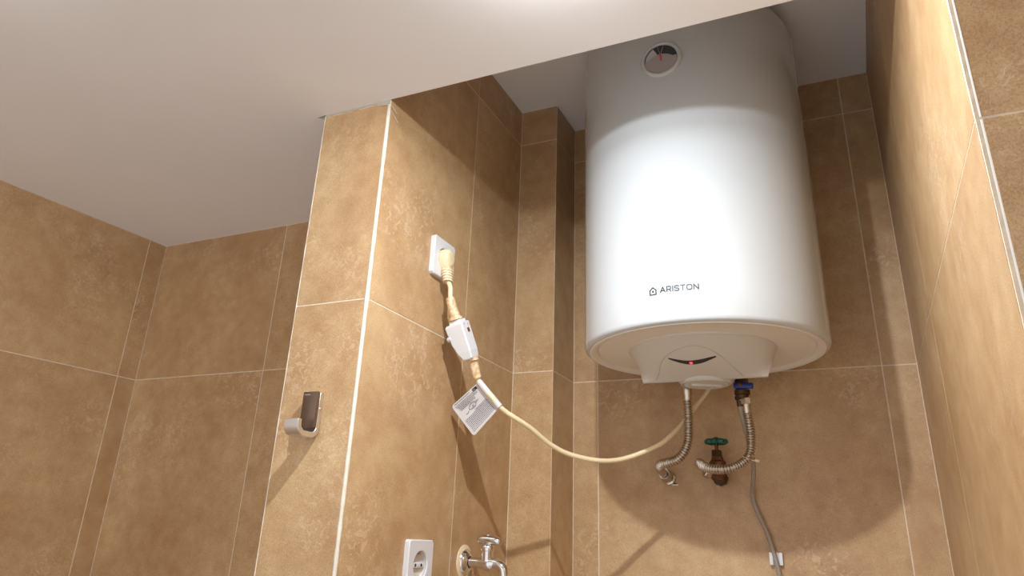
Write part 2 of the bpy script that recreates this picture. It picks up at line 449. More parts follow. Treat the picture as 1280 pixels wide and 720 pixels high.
# seam arch
arch = [(-0.75, 0.95), (-0.56, .72), (-0.36, 0.46), (-0.18, 0.30), (0.0, 0.22), (0.12, 0.27), (0.25, 0.43), (0.42, 0.70), (0.62, 0.96)]
tube('cover_seam', [on_cover(a, t, 0.0) for a, t in arch], 0.00045, GREYPL, cov, n=6, step=0.004)
# smile-shaped display with its red indicator
up_ = [(-0.262, 0.410), (-0.15, 0.488), (-0.05, 0.520), (0.065, 0.502), (0.212, 0.440)]
lo_ = [(-0.262, 0.430), (-0.165, 0.545), (-0.05, 0.600), (0.075, 0.572), (0.212, 0.460)]
def itp(P, s):
    s *= len(P) - 1; i = min(int(s), len(P) - 2); f = s - i
    g = lambda k: P[max(0, min(len(P) - 1, k))]
    out = []
    for c in (0, 1):
        p0, p1, p2, p3 = g(i - 1)[c], g(i)[c], g(i + 1)[c], g(i + 2)[c]
        out.append(0.5 * (2 * p1 + (p2 - p0) * f + (2 * p0 - 5 * p1 + 4 * p2 - p3) * f * f + (3 * p1 - p0 - 3 * p2 + p3) * f ** 3))
    return out
V = []; Fc = []; n = 32
for i in range(n + 1):
    u = itp(up_, i / n); l = itp(lo_, i / n)
    V += [on_cover(*u, 0.0009), on_cover(*l, 0.0009), on_cover(*l, -0.001), on_cover(*u, -0.001)]
for i in range(n):
    for k in range(4): Fc.append((4 * i + k, 4 * i + (k + 1) % 4, 4 * i + 4 + (k + 1) % 4, 4 * i + 4 + k))
Fc += [(0, 1, 2, 3), (4 * n, 4 * n + 1, 4 * n + 2, 4 * n + 3)]
disp = fm('display', V, Fc, BLACK, cov); disp['label'] = 'black smile-shaped display window'
lp = on_cover(-0.052, 0.560, 0.001); ln = (on_cover(-0.052, 0.560, 0.01) - on_cover(-0.052, 0.560, 0)).normalized()
led = lathe('indicator_light', lp, ln, [(0, 0.0022), (0.002, 0.0018), (0.0032, 0.0004), (0.0032, -0.0005), (0, -0.0005)], LED, disp, n=16)
led['label'] = 'glowing red indicator light'
# thermostat knob under the cover
kb = lathe('thermostat_knob', (-0.2495, 1.425, 1.752), (0, 0, -1), [(0.056, -0.012), (0.056, 0.000), (0.0545, 0.005), (0.0490, 0.0120), (0.0450, 0.0145), (0.0442, 0.0130), (0.0425, 0.0130), (0.0418, 0.0145), (0.036, 0.0152), (0, 0.0154)], COVER, heater, n=64, sharp=25)
lathe('knob_groove', (-0.2495, 1.425, 1.752), (0, 0, -1), [(0.0444, 0.0126), (0.0444, 0.0138), (0.0420, 0.0138), (0.0420, 0.0126)], GREYPL, kb, n=64)
M = Matrix.Translation((-0.2495, 1.425, 1.7365)) @ Matrix.Rotation(math.radians(28), 4, 'Z')
box('knob_grip', (-0.030, -0.0055, -0.0030), (0.030, 0.0055, 0.002), COVER, kb, 0.0018, M)
# thermometer
TC = Vector((-0.248, HY - HR, 2.309)); ax = (0, -1, 0)
bez = lathe('thermometer_bezel', TC, ax, [(0.0395, -0.006), (0.0395, 0.001), (0.0375, 0.0042), (0.0345, 0.005), (0.0325, 0.0035), (0.0322, 0.0008), (0.0300, 0.0006), (0, 0.0006), (0, -0.006)], ENAMEL, heater, n=64, sharp=30)
def fan(name, r0, r1, a0, a1, off, material, parent, thick=0.0006, c=(0, 0), n=24):
    V = []; Fc = []
    for i in range(n + 1):
        a = math.radians(a0 + (a1 - a0) * i / n)
        for r in (r0, r1):
            for o_ in (off, off - thick): V.append((TC.x + c[0] + r * math.cos(a), TC.y - o_, TC.z + c[1] + r * math.sin(a)))
    for i in range(n):
        b = 4 * i
        Fc += [(b, b + 2, b + 6, b + 4), (b + 1, b + 5, b + 7, b + 3), (b + 2, b + 3, b + 7, b + 6), (b, b + 4, b + 5, b + 1)]
    Fc += [(0, 1, 3, 2), (4 * n, 4 * n + 2, 4 * n + 3, 4 * n + 1)]
    return fm(name, V, Fc, material, parent)
dial = fan('dial_scale', 0.0, 0.0300, 8, 118, 0.0012, mat('dark_dial', srgb(58, 58, 68), 0.4), bez); dial['label'] = 'dark scale sector of the thermometer'
fan('dial_outline', 0.0300, 0.0312, -5, 190, 0.0016, BLACK, bez)
# lower lens cover: circular segment
V = []; n = 28
arc_b = [math.radians(180 + 6 + (168) * i / n) for i in range(n + 1)]
low = [(0.0315 * math.cos(a), 0.0315 * math.sin(a)) for a in arc_b]
top = [(0.0313 - 0.0626 * i / n, -0.0033 + 0.0145 * math.sin(math.pi * i / n)) for i in range(n + 1)]
ring = low + top[1:-1]
bm = bmesh.new()
f0 = [bm.verts.new((TC.x + x, TC.y - 0.0026, TC.z + z)) for x, z in ring]
f1 = [bm.verts.new((TC.x + x, TC.y - 0.0010, TC.z + z)) for x, z in ring]
bm.faces.new(f0); bm.faces.new(f1[::-1])
for i in range(len(ring)): j = (i + 1) % len(ring); bm.faces.new((f0[i], f0[j], f1[j], f1[i]))
bmesh.ops.recalc_face_normals(bm, faces=bm.faces)
bmo('dial_cover', bm, GREYPL, bez)
M = Matrix.Translation((TC.x, TC.y - 0.003, TC.z + 0.006)) @ Matrix.Rotation(math.radians(-6), 4, 'Y')
nd = box('needle', (-0.0020, -0.0008, -0.010), (0.0020, 0.0004, 0.004), RED, bez, 0, M); nd['label'] = 'faded red needle'
for s, a in ((-1, 14), (1, -16)):
    M = Matrix.Translation((TC.x + 0.003 * s, TC.y - 0.0022, TC.z + 0.020)) @ Matrix.Rotation(math.radians(-a), 4, 'Y')
    box('scale_mark', (-0.0004, -0.0004, -0.009), (0.0004, 0.0004, 0.009), GREYPL, bez, 0, M)
# brand lettering on the shell, bent round the cylinder
def wrap(bm_or_me, x0, z0, name, off=0.0007):
    me = bm_or_me
    for v in me.vertices:
        s = (x0 + v.co.x); a = (s - HX) / HR; rr = HR + off * (1 if v.co.z > 0 else -1)
        v.co = (HX + rr * math.sin(a), HY - rr * math.cos(a), z0 + v.co.y)
    return link(name, me, BLACK, heater)
bm = bmesh.new()
def bar(a, b, wd=0.0017):
    a = Vector(a); b = Vector(b); d = (b - a).normalized(); p = Vector((-d.y, d.x)) * wd / 2; a -= d * wd * 0.35; b += d * wd * 0.35
    q = [a + p, a - p, b - p, b + p]
    lo = [bm.verts.new((x.x, x.y, -1)) for x in q]; hi = [bm.verts.new((x.x, x.y, 1)) for x in q]
    bm.faces.new(hi); bm.faces.new(lo[::-1])
    for i in range(4): j = (i + 1) % 4; bm.faces.new((lo[i], lo[j], hi[j], hi[i]))
def poly(P, ox, w=0.0076, h=0.0086):
    for a, b in zip(P[:-1], P[1:]): bar((ox + a[0] * w, a[1] * h), (ox + b[0] * w, b[1] * h))
O_ = [(0.5 + 0.5 * (abs(math.cos(t)) ** 0.75) * (1 if math.cos(t) > 0 else -1), 0.5 + 0.5 * (abs(math.sin(t)) ** 0.75) * (1 if math.sin(t) > 0 else -1)) for t in [2 * math.pi * k / 20 for k in range(21)]]
LET = {'A': [[(0, 0), (0.5, 1), (1, 0)], [(0.2, 0.3), (0.8, 0.3)]], 'R': [[(0, 0), (0, 1), (0.75, 1), (0.95, 0.85), (0.95, 0.58), (0.75, 0.42), (0, 0.42)], [(0.55, 0.42), (1, 0)]],
       'I': [[(0, 0), (0, 1)]], 'S': [[(1, 0.84), (0.8, 1), (0.2, 1), (0, 0.84), (0, 0.68), (0.18, 0.54), (0.82, 0.46), (1, 0.32), (1, 0.14), (0.8, 0), (0.2, 0), (0, 0.15)]],
       'T': [[(0, 1), (1, 1)], [(0.5, 1), (0.5, 0)]], 'O': [O_], 'N': [[(0, 0), (0, 1), (1, 0), (1, 1)]]}
ox = 0.0
for chx, wdt in (('A', 0.0084), ('R', 0.0070), ('I', 0.0), ('S', 0.0072), ('T', 0.0072), ('O', 0.0086), ('N', 0.0076)):
    for st in LET[chx]: poly(st, ox, wdt if wdt else 0.001)
    ox += wdt + 0.0032
me = bpy.data.meshes.new('lettering'); bm.to_mesh(me); bm.free()
xs = [v.co.x for v in me.vertices]; sx = 0.0655 / (max(xs) - min(xs)); mn = min(xs)
for v in me.vertices: v.co.x = (v.co.x - mn) * sx
wrap(me, -0.2690, 1.8405, 'lettering')
# house emblem: outlined pentagon with a dot
bm = bmesh.new()
P5 = [(0, 0), (0.0112, 0), (0.0112, 0.0078), (0.0056, 0.0126), (0, 0.0078)]
for i in range(5): bar(P5[i], P5[(i + 1) % 5])
v0 = [(0.00575 + 0.0017 * math.cos(k * math.pi / 4), 0.0052 + 0.0017 * math.sin(k * math.pi / 4) + (0.0009 if k == 2 else 0)) for k in range(8)]
hi = [bm.verts.new((x, y, 1)) for x, y in v0]; bm.faces.new(hi)
me = bpy.data.meshes.new('emblem'); bm.to_mesh(me); bm.free()
wrap(me, -0.2870, 1.8382, 'emblem')
# wall bracket behind the tank
for z0_, z1_ in ((2.31, 2.36), (1.88, 1.91)): box('wall_bracket', (HX - 0.14, HY + 0.15, z0_), (HX + 0.14, YB, z1_), STEEL, heater)
# outlet stubs
for x in (-0.2975, -0.190):
    tube('outlet_pipe', [(x, 1.476, 1.792), (x, 1.476, 1.758)], 0.0095, STEEL if x < -0.25 else BRASSD, heater, n=20, step=0.02)
reparent(heater)

# ------------------------------------------------------------------ hoses and valves
def corr(r, pitch, amp):
    return lambda s, L: r + amp * (0.5 - 0.5 * math.cos(2 * math.pi * s / pitch)) ** 0.7
def hexnut(name, p, axis, r, h, material, parent):
    o = lathe(name, p, axis, [(0, 0), (r * 0.93, 0), (r, 0.0012), (r, h - 0.0012), (r * 0.93, h), (0, h)], material, parent, n=6, smooth=False); return o

hl = empty('braided_hose', 'left corrugated steel hose curving from the heater down to the wall', 'hose', (-0.2975, 1.476, 1.752), 'corrugated steel hoses under the heater')
hexnut('nut', (-0.2975, 1.476, 1.7575), (0, 0.02, -1), 0.0125, 0.014, STEEL, hl)
lathe('collar', (-0.2975, 1.476, 1.744), (0, 0.02, -1), [(0, 0), (0.0105, 0), (0.0105, 0.012), (0.0088, 0.016), (0.0088, 0.026), (0, 0.026)], STEEL, hl, n=24)
PL = [(-0.2980, 1.476, 1.722), (-0.2985, 1.482, 1.700), (-0.3005, 1.488, 1.665), (-0.3045, 1.494, 1.640), (-0.3150, 1.498, 1.619), (-0.3313, 1.503, 1.6055), (-0.3500, 1.509, 1.6010), (-0.3640, 1.518, 1.5990), (-0.3735, 1.533, 1.5965)]
tube('corrugated_tube', PL, corr(0.0064, 0.0052, 0.0034), STEEL, hl, n=20, step=0.00065)
tube('elbow', [(-0.3715, 1.529, 1.5970), (-0.3755, 1.540, 1.5950), (-0.3772, 1.556, 1.5915), (-0.3768, 1.578, 1.5875)], 0.0088, STEEL, hl, n=20, step=0.003)
hexnut('nut', (-0.3767, 1.582, 1.5870), (0.03, 1, -0.16), 0.0135, 0.016, STEEL, hl)
lathe('wall_fitting', (-0.3763, 1.598, 1.5845), (0.03, 1, -0.14), [(0, 0), (0.0115, 0), (0.0115, 0.018), (0.0150, 0.020), (0.0150, 0.0265), (0, 0.0265)], STEEL, hl, n=20)
reparent(hl)

# safety valve with blue lever on the cold inlet
sv = empty('safety_valve', 'small brass safety valve with a blue lever, right under the heater', 'valve', (-0.190, 1.476, 1.752))
lathe('valve_body', (-0.190, 1.476, 1.757), (0, 0, -1), [(0, 0), (0.0125, 0), (0.0135, 0.002), (0.0135, 0.010), (0.0115, 0.012), (0.0115, 0.022), (0.0150, 0.024), (0.0150, 0.032), (0.012, 0.034), (0.012, 0.040), (0, 0.040)], BRASSD, sv, n=24)
M = Matrix.Translation((-0.188, 1.460, 1.7395)) @ Matrix.Rotation(math.radians(4), 4, 'Y') @ Matrix.Rotation(math.radians(-6), 4, 'Z')
lv = box('lever', (-0.0145, -0.006, -0.0058), (0.0222, 0.004, 0.0050), BLUE, sv, 0.0018, M); lv['label'] = 'blue plastic lever'
lathe('lever_screw', (-0.1900, 1.4545, 1.740), (0, -1, 0), [(0.004, -0.004), (0.004, 0.0012), (0.003, 0.002), (0, 0.002)], BRASS, sv, n=12)
lathe('outlet', (-0.1965, 1.476, 1.722), (0.05, 0, -1), [(0, 0), (0.0085, 0), (0.0085, 0.006), (0.0062, 0.008), (0.0062, 0.020), (0, 0.020)], BRASSD, sv, n=18)
reparent(sv)

hr = empty('braided_hose', 'right corrugated steel hose looping in front of the green-wheeled valve', 'hose', (-0.183, 1.476, 1.715), 'corrugated steel hoses under the heater')
hexnut('nut', (-0.1845, 1.476, 1.7185), (0.03, 0, -1), 0.0102, 0.013, STEEL, hr)
lathe('collar', (-0.184, 1.476, 1.706), (0.03, 0, -1), [(0, 0), (0.0078, 0), (0.0078, 0.014), (0.0068, 0.018), (0, 0.018)], STEEL, hr, n=24)
PR = [(-0.1832, 1.477, 1.690), (-0.1820, 1.482, 1.670), (-0.1820, 1.490, 1.650), (-0.1850, 1.497, 1.625), (-0.1930, 1.498, 1.607), (-0.2067, 1.492, 1.5945), (-0.2220, 1.486, 1.5875), (-0.2365, 1.484, 1.5850), (-0.2520, 1.486, 1.5855), (-0.2650, 1.491, 1.5875), (-0.2790, 1.502, 1.5935), (-0.2880, 1.518, 1.6000), (-0.2900, 1.535, 1.6020), (-0.2880, 1.550, 1.5995)]
tube('corrugated_tube', PR, corr(0.0060, 0.0050, 0.0034), STEEL, hr, n=20, step=0.00065)
lathe('collar', (-0.2885, 1.548, 1.6000), (0.32, 0.75, -0.45), [(0, 0), (0.0085, 0), (0.0085, 0.012), (0, 0.012)], STEEL, hr, n=20)
hexnut('nut', (-0.2865, 1.562, 1.5900), (0.55, 0.50, -0.35), 0.0120, 0.014, STEEL, hr)
reparent(hr)

# green gate valve on the wall
gv = empty('gate_valve', 'old brass gate valve with a round green handwheel on the wall', 'valve', (-0.266, YB, 1.585))
bx0, by0 = -0.2620, 1.570
lathe('valve_body', (bx0, by0, 1.572), (0, 0, 1), [(0, 0), (0.012, 0), (0.015, 0.006), (0.015, 0.016), (0.012, 0.021), (0.0168, 0.024), (0.0168, 0.036), (0.013, 0.039), (0.011, 0.047), (0, 0.047)], BRASS, gv, n=8, smooth=False)
lathe('bonnet_nut', (bx0, by0, 1.619), (0, 0, 1), [(0, 0), (0.0105, 0), (0.0112, 0.001), (0.0112, 0.011), (0.009, 0.0125), (0, 0.0125)], BRASSD, gv, n=6, smooth=False)
lathe('stem', (bx0, by0, 1.630), (0, 0, 1), [(0, 0), (0.0036, 0), (0.0036, 0.022), (0, 0.022)], BRASS, gv, n=12)
lathe('inlet', (bx0, by0 + 0.006, 1.580), (-0.06, 1, -0.03), [(0, 0), (0.0125, 0), (0.0125, 0.020), (0.016, 0.022), (0.016, 0.034), (0.0115, 0.036), (0.0115, 0.047), (0, 0.047)], BRASSD, gv, n=8, smooth=False)
V = []; Fc = []; NS, NR = 72, 12; RW = 0.0182
for i in range(NS):
    a = 2 * math.pi * i / NS; sc = 1 + 0.10 * math.cos(8 * a)
    for k in range(NR):
        b = 2 * math.pi * k / NR; rr = (RW + 0.0040 * math.cos(b)) * sc
        V.append((bx0 + rr * math.cos(a), by0 + rr * math.sin(a), 1.6485 + 0.0052 * math.sin(b)))
for i in range(NS):
    for k in range(NR): i2 = (i + 1) % NS; k2 = (k + 1) % NR; Fc.append((i * NR + k, i2 * NR + k, i2 * NR + k2, i * NR + k2))
hw = fm('handwheel', V, Fc, GREEN, gv, True); hw['label'] = 'green scalloped handwheel'
lathe('hub', (bx0, by0, 1.645), (0, 0, 1), [(0, 0), (0.0065, 0), (0.0065, 0.009), (0, 0.009)], GREEN, hw, n=16)
for k in range(4):
    a = math.pi / 4 + k * math.pi / 2
    tube('spoke', [(bx0 + 0.005 * math.cos(a), by0 + 0.005 * math.sin(a), 1.649), (bx0 + 0.016 * math.cos(a), by0 + 0.016 * math.sin(a), 1.649)], 0.0024, GREEN, hw, n=8, step=0.01)
lathe('wheel_nut', (bx0, by0, 1.6535), (0, 0, 1), [(0, 0), (0.0042, 0), (0.0042, 0.004), (0, 0.004)], BRASS, gv, n=6, smooth=False)
reparent(gv)

# overflow tube
ot = empty('overflow_tube', 'thin translucent drain tube hanging from the safety valve down the wall', 'tube', (-0.166, 1.61, 1.2))
PT = [(-0.1950, 1.476, 1.716), (-0.1945, 1.487, 1.690), (-0.1905, 1.505, 1.655), (-0.1880, 1.524, 1.625), (-0.1895, 1.550, 1.597), (-0.1965, 1.585, 1.572), (-0.2035, 1.611, 1.5535), (-0.2020, 1.6165, 1.530), (-0.1945, 1.6165, 1.508), (-0.1850, 1.6165, 1.484), (-0.1790, 1.6165, 1.465), (-0.1735, 1.6165, 1.441), (-0.1700, 1.6165, 1.425), (-0.1660, 1.6165, 1.400), (-0.158, 1.6165, 1.34), (-0.152, 1.6165, 1.26), (-0.150, 1.6165, 1.15)]
tube('tubing', PT, 0.0046, TUBE, ot, n=16, step=0.004)
tube('sleeve', [(-0.1952, 1.476, 1.7185), (-0.1948, 1.484, 1.697), (-0.1918, 1.500, 1.664), (-0.1895, 1.512, 1.642)], lambda s, L: 0.0075 - 0.0022 * s / L, TUBEG, ot, n=16, step=0.005)['label'] = 'opaque grey upper sleeve of the tube'
Q = spline(PT, 0.004); bm = bmesh.new(); rr = random.Random(3)
for q in Q:
    if 1.552 < q.z < 1.66:
        for _ in range(2):
            p = q + Vector((rr.uniform(-.0028, .0028), -0.0042, rr.uniform(-.002, .002)))
            bmesh.ops.create_icosphere(bm, subdivisions=1, radius=rr.uniform(.0004, .0011), matrix=Matrix.Translation(p))
bmesh.ops.create_icosphere(bm, subdivisions=1, radius=.0018, matrix=Matrix.Translation((-0.2025, 1.605, 1.5560)))
bmo('mould_specks', bm, BLACK, ot)['kind'] = 'stuff'
reparent(ot)

tc_ = empty('tube_clip', 'square white adhesive clip holding the drain tube to the wall', 'clip', (-0.1695, YB, 1.429))
M = Matrix.Translation((-0.1695, YB, 1.429)) @ Matrix.Rotation(math.radians(0), 4, 'Y')
box('base', (-0.0125, -0.003, -0.0115), (0.0125, 0, 0.0115), WHITEPL, tc_, 0.0004, M)
box('side', (-0.0125, -0.010, -0.0115), (-0.0058, -0.003, 0.0115), WHITEPL, tc_, 0.0008, M)
box('side', (0.0058, -0.010, -0.0115), (0.0125, -0.003, 0.0115), WHITEPL, tc_, 0.0008, M)
reparent(tc_)

zt = empty('cable_tie', 'pale cable tie binding the drain tube to the right hose', 'cable tie', (-0.187, 1.52, 1.607))
loop = [(-0.1905 + 0.0110 * math.cos(a), 1.5165 + 0.026 * math.sin(a), 1.607 + 0.004 * math.cos(a + 0.8)) for a in [2 * math.pi * k / 24 for k in range(25)]]
tube('strap', loop, 0.0011, CREAM, zt, n=6, step=None, caps=False)
M = Matrix.Translation((-0.1755, 1.500, 1.6020)) @ Matrix.Rotation(math.radians(12), 4, 'Y')
box('lock', (-0.0045, -0.002, -0.0022), (0.0035, 0.002, 0.0022), CREAM, zt, 0.0006, M)
tube('tail', [(-0.1795, 1.500, 1.6020), (-0.1900, 1.493, 1.6045), (-0.2005, 1.489, 1.6090)], 0.0009, CREAM, zt, n=6, step=0.004)
reparent(zt)

# ------------------------------------------------------------------ sockets
def socket(cy, cz, label, with_clips=True):
    r = empty('wall_socket', label, 'socket', (XC2, cy, cz), None)
    X0 = XC2; W, D = 0.0392, 0.0095
    # faceplate with a round opening, built ring by ring
    n = 64; V = []; Fc = []
    def sq(k, h, x, rad):
        a = 2 * math.pi * (k + 0.5) / n; c, s = math.cos(a), math.sin(a)
        p = 26.0; q = (abs(c) ** p + abs(s) ** p) ** (-1 / p) if rad is None else rad
        return (x, cy + h * q * c, cz + (h + 0.0004) * q * s) if rad is None else (x, cy + rad * c, cz + rad * s)
    rows = [(W, X0, None), (W, X0 + D - 0.0015, None), (W - 0.0015, X0 + D, None), (0, X0 + D, 0.0232), (0, X0 + D - 0.001, 0.0218), (0, X0 + D - 0.003, 0.0214)]
    for h, x, rad in rows: V += [sq(k, h, x, rad) for k in range(n)]
    for j in range(len(rows) - 1):
        for k in range(n): Fc.append((j * n + k, j * n + (k + 1) % n, (j + 1) * n + (k + 1) % n, (j + 1) * n + k))
    p = fm('faceplate', V, Fc, WHITEPL, r, True); p.data.set_sharp_from_angle(angle=math.radians(30))
    # recess: the cup dips slightly behind the tile
    xb = X0 + 0.0006
    lathe('socket_cup', (xb, cy, cz), (1, 0, 0), [(0, 0), (0.0205, 0), (0.0212, D - 0.004)], SOCKIN, r, n=48)
    bm = bmesh.new()
    if with_clips:
        for s in (-1, 1):
            box('earth_clip', (xb, cy - 0.003, cz + s * 0.0195 - 0.0028), (xb + 0.007, cy + 0.003, cz + s * 0.0195 + 0.0028), STEEL, r, 0.0006)
        add_box(bm, (xb, cy - 0.020, cz - 0.0045), (xb + 0.0045, cy + 0.020, cz + 0.0045), 0.002)
        bmo('socket_insert', bm, WHITEPL, r, angle=40)
        for s in (-1, 1):
            lathe('pin_hole', (xb + 0.0040, cy + s * 0.0095, cz), (1, 0, 0), [(0.0026, 0), (0.0026, 0.0008), (0, 0.0008)], BLACK, r, n=16)
    else: bm.free()
    reparent(r); return r
socket(1.1350, 1.9465, 'white wall socket high on the column side with the plug in it')
socket(1.1335, 1.3985, 'empty white wall socket at the bottom edge of the column side', True)

# ------------------------------------------------------------------ power cord with its plug, inline breaker and label
pc = empty('power_cord', 'cream power cord with plug, inline white breaker box and paper label, running to the heater', 'power cord', (XC2 + 0.02, 1.145, 1.95))
# plug: rounded body standing out of the socket and narrowing downwards
PX = XC2 + 0.004
def outline(sc, n=40):
    out = []
    for k in range(n):
        a = 2 * math.pi * k / n; y = 0.0185 * math.cos(a); z = 0.0185 * math.sin(a)
        if z < 0:
            f = (-z / 0.0185); z = -0.030 * f; y *= (1 - 0.30 * f ** 2)
        out.append((1.1325 + y * sc, 1.9470 + z * sc))
    return out
V = []; Fc = []; n = 40
for x, sc in ((0, 0.96), (0.006, 1.0), (0.012, 1.0), (0.018, 0.93), (0.0215, 0.80), (0.0230, 0.5)):
    V += [(PX + x, y, z) for y, z in outline(sc)]
for j in range(5):
    for k in range(n): Fc.append((j * n + k, j * n + (k + 1) % n, (j + 1) * n + (k + 1) % n, (j + 1) * n + k))
Fc += [tuple(range(n)), tuple(range(5 * n, 6 * n))]
pg = fm('plug', V, Fc, CREAM, pc, True); pg.data.set_sharp_from_angle(angle=math.radians(50))
# neck with ribs
nk = tube('neck', [(PX + 0.0115, 1.1330, 1.9300), (PX + 0.0150, 1.1320, 1.9130), (PX + 0.0190, 1.1310, 1.8975)], lambda s, L: 0.0118 - 0.0030 * s / L, AGED, pg, n=20, step=0.004)
for i in range(5):
    f = i / 4
    c = Vector((PX + 0.0138, 1.1328, 1.9215)).lerp(Vector((PX + 0.0185, 1.1312, 1.9000)), f)
    lathe('rib', c, (0.06, -0.1, -1), [(0.0098 - 0.0016 * f, 0.0), (0.0122 - 0.0020 * f, 0.0004), (0.0122 - 0.0020 * f, 0.0026), (0.0098 - 0.0016 * f, 0.003)], CREAM, nk, n=20)
CABLE1 = [(PX + 0.0190, 1.1315, 1.899), (-0.6640, 1.1290, 1.8850), (-0.6620, 1.1290, 1.8650), (-0.6585, 1.1330, 1.8450), (-0.6535, 1.1400, 1.8220)]
tube('cable', CABLE1, 0.0046, CREAM, pc, n=14, step=0.004)
tube('strain_relief', [(-0.6622, 1.1288, 1.8635), (-0.6585, 1.1330, 1.8450), (-0.6525, 1.1415, 1.8225)], lambda s, L: 0.0085 + 0.0016 * (s / L) ** 2, AGED, pc, n=18, step=0.003)['label'] = 'yellowed rubber sleeve above the breaker'
lathe('strain_collar', (-0.6540, 1.1395, 1.8275), (0.18, 0.28, -0.94), [(0, 0), (0.0125, 0), (0.0130, 0.0015), (0.0130, 0.005), (0, 0.006)], AGED, pc, n=20)
# breaker box
A0 = Vector((-0.6530, 1.1440, 1.8235)); A1 = Vector((-0.6375, 1.1735, 1.7545)); axd = (A1 - A0); Lb = axd.length; axd.normalize()
ex = Vector((1, 0, 0)); ex = (ex - axd * ex.dot(axd)).normalized(); ey = axd.cross(ex)
if ey.y < 0: ey = -ey
def bp(s, x, y): return A0 + axd * (s * Lb) + ex * x + ey * y
secs = [(0.00, -0.0120, 0.0120, -0.012, 0.010), (0.07, -0.0130, 0.0130, -0.013, 0.011), (0.08, -0.0185, 0.0165, -0.0165, 0.0140), (0.12, -0.0215, 0.0165, -0.0175, 0.0150),
        (0.55, -0.0185, 0.0165, -0.0175, 0.0150), (0.80, -0.0120, 0.0165, -0.0175, 0.0150), (0.97, -0.0050, 0.0150, -0.0165, 0.0130), (1.0, -0.0040, 0.0135, -0.0150, 0.0115)]
V = []; Fc = []
for s, x0, x1, y0, y1 in secs:
    c = 0.0022
    V += [bp(s, x0 + c, y0), bp(s, x1 - c, y0), bp(s, x1, y0 + c), bp(s, x1, y1 - c), bp(s, x1 - c, y1), bp(s, x0 + c, y1), bp(s, x0, y1 - c), bp(s, x0, y0 + c)]
for j in range(len(secs) - 1):
    for k in range(8): Fc.append((8 * j + k, 8 * j + (k + 1) % 8, 8 * j + 8 + (k + 1) % 8, 8 * j + 8 + k))
Fc += [tuple(range(8)), tuple(range(8 * len(secs) - 8, 8 * len(secs)))]
br = fm('breaker_box', V, Fc, WHITEPL, pc); br['label'] = 'white inline breaker box'
bb = lathe('side_button', bp(0.40, -0.0190, -0.0135), -ex, [(0, 0.0060), (0.0035, 0.0055), (0.0055, 0.0025), (0.0060, -0.004), (0, -0.004)], WHITEPL, br, n=20)
M = Matrix((ex, ey, axd)).transposed().to_4x4(); M.translation = bp(0.30, 0.0165, 0.001)
box('test_button', (-0.001, -0.0035, -0.004), (0.0014, 0.0035, 0.004), mat('dark_red_button', srgb(120, 50, 48), 0.5), br, 0.0006, M)['label'] = 'dark red test button'
M2 = M.copy(); M2.translation = bp(0.14, 0.0165, -0.008)
box('printed_mark', (-0.001, -0.002, -0.002), (0.0003, 0.002, 0.002), mat('pink_print', srgb(226, 150, 165), 0.5), br, 0, M2)['label'] = 'faded pink mark'
M3 = M.copy(); M3.translation = bp(0.17, 0.0165, 0.006)
box('printed_mark', (-0.001, -0.001, -0.003), (0.0003, 0.001, 0.003), GREYPL, br, 0, M3)
SR = [(-0.6315, 1.1735, 1.7560), (-0.6300, 1.1800, 1.7420), (-0.6275, 1.1850, 1.7285), (-0.6255, 1.1880, 1.7215)]
tube('strain_relief', SR, lambda s, L: 0.0098 - 0.0022 * s / L, AGED, pc, n=18, step=0.003)['label'] = 'yellowed rubber sleeve below the breaker'
lathe('strain_collar', (-0.6318, 1.1725, 1.7575), (0.12, 0.3, -0.94), [(0, 0), (0.0118, 0), (0.0118, 0.006), (0, 0.007)], AGED, pc, n=20)
CB = [(-0.6260, 1.1870, 1.7240), (-0.6235, 1.1905, 1.7150), (-0.6165, 1.1930, 1.7050), (-0.6000, 1.1960, 1.6880), (-0.5870, 1.2040, 1.6715), (-0.5765, 1.2160, 1.6610), (-0.5620, 1.2290, 1.6510), (-0.5440, 1.2550, 1.6370),
      (-0.5210, 1.2950, 1.6130), (-0.4920, 1.3270, 1.5975), (-0.4460, 1.3640, 1.5900), (-0.4070, 1.4040, 1.5985), (-0.3548, 1.435, 1.6238), (-0.3314, 1.460, 1.6466), (-0.3145, 1.493, 1.6741), (-0.2983, 1.515, 1.7011), (-0.2816, 1.527, 1.7257), (-0.2666, 1.532, 1.7458), (-0.2581, 1.535, 1.7647), (-0.2520, 1.535, 1.7895)]
tube('cable', CB, 0.0046, CREAM, pc, n=14, step=0.004)
# paper label folded round the cable
Bq = Vector((-0.5850, 1.2045, 1.6690)); Aq = Vector((-0.6235, 1.1905, 1.7150)); C1 = Vector((-0.6865, 1.2034, 1.6740)); C2 = Vector((-0.6400, 1.2130, 1.6190))
nrm = (Bq - Aq).cross(C1 - Aq).normalized()
if nrm.y > 0: nrm = -nrm
def lp_(s, t, off=0.0): return Aq.lerp(Bq, s).lerp(C1.lerp(C2, s), t) + nrm * off
V = []; Fc = []; n = 8
ol = [(0, 0), (1, 0), (1, 0.94), (0.97, 0.985), (0.92, 1.0), (0.08, 1.0), (0.03, 0.985), (0, 0.94)]
V = [lp_(s, t, 0.0004) for s, t in ol] + [lp_(s, t, -0.0004) for s, t in ol]
Fc = [tuple(range(8)), tuple(range(8, 16))] + [(k, (k + 1) % 8, 8 + (k + 1) % 8, 8 + k) for k in range(8)]
pl_ = fm('paper_label', V, Fc, PAPER, pc); pl_['label'] = 'square white paper label with small printed text'
tube('label_sleeve', [lp_(0.0, -0.0), lp_(0.25, 0.0) + nrm * .0005, lp_(0.5, 0.0) + nrm * .0005, lp_(0.75, 0.0), lp_(1, 0)], 0.0062, PAPER, pl_, n=14, step=0.006)
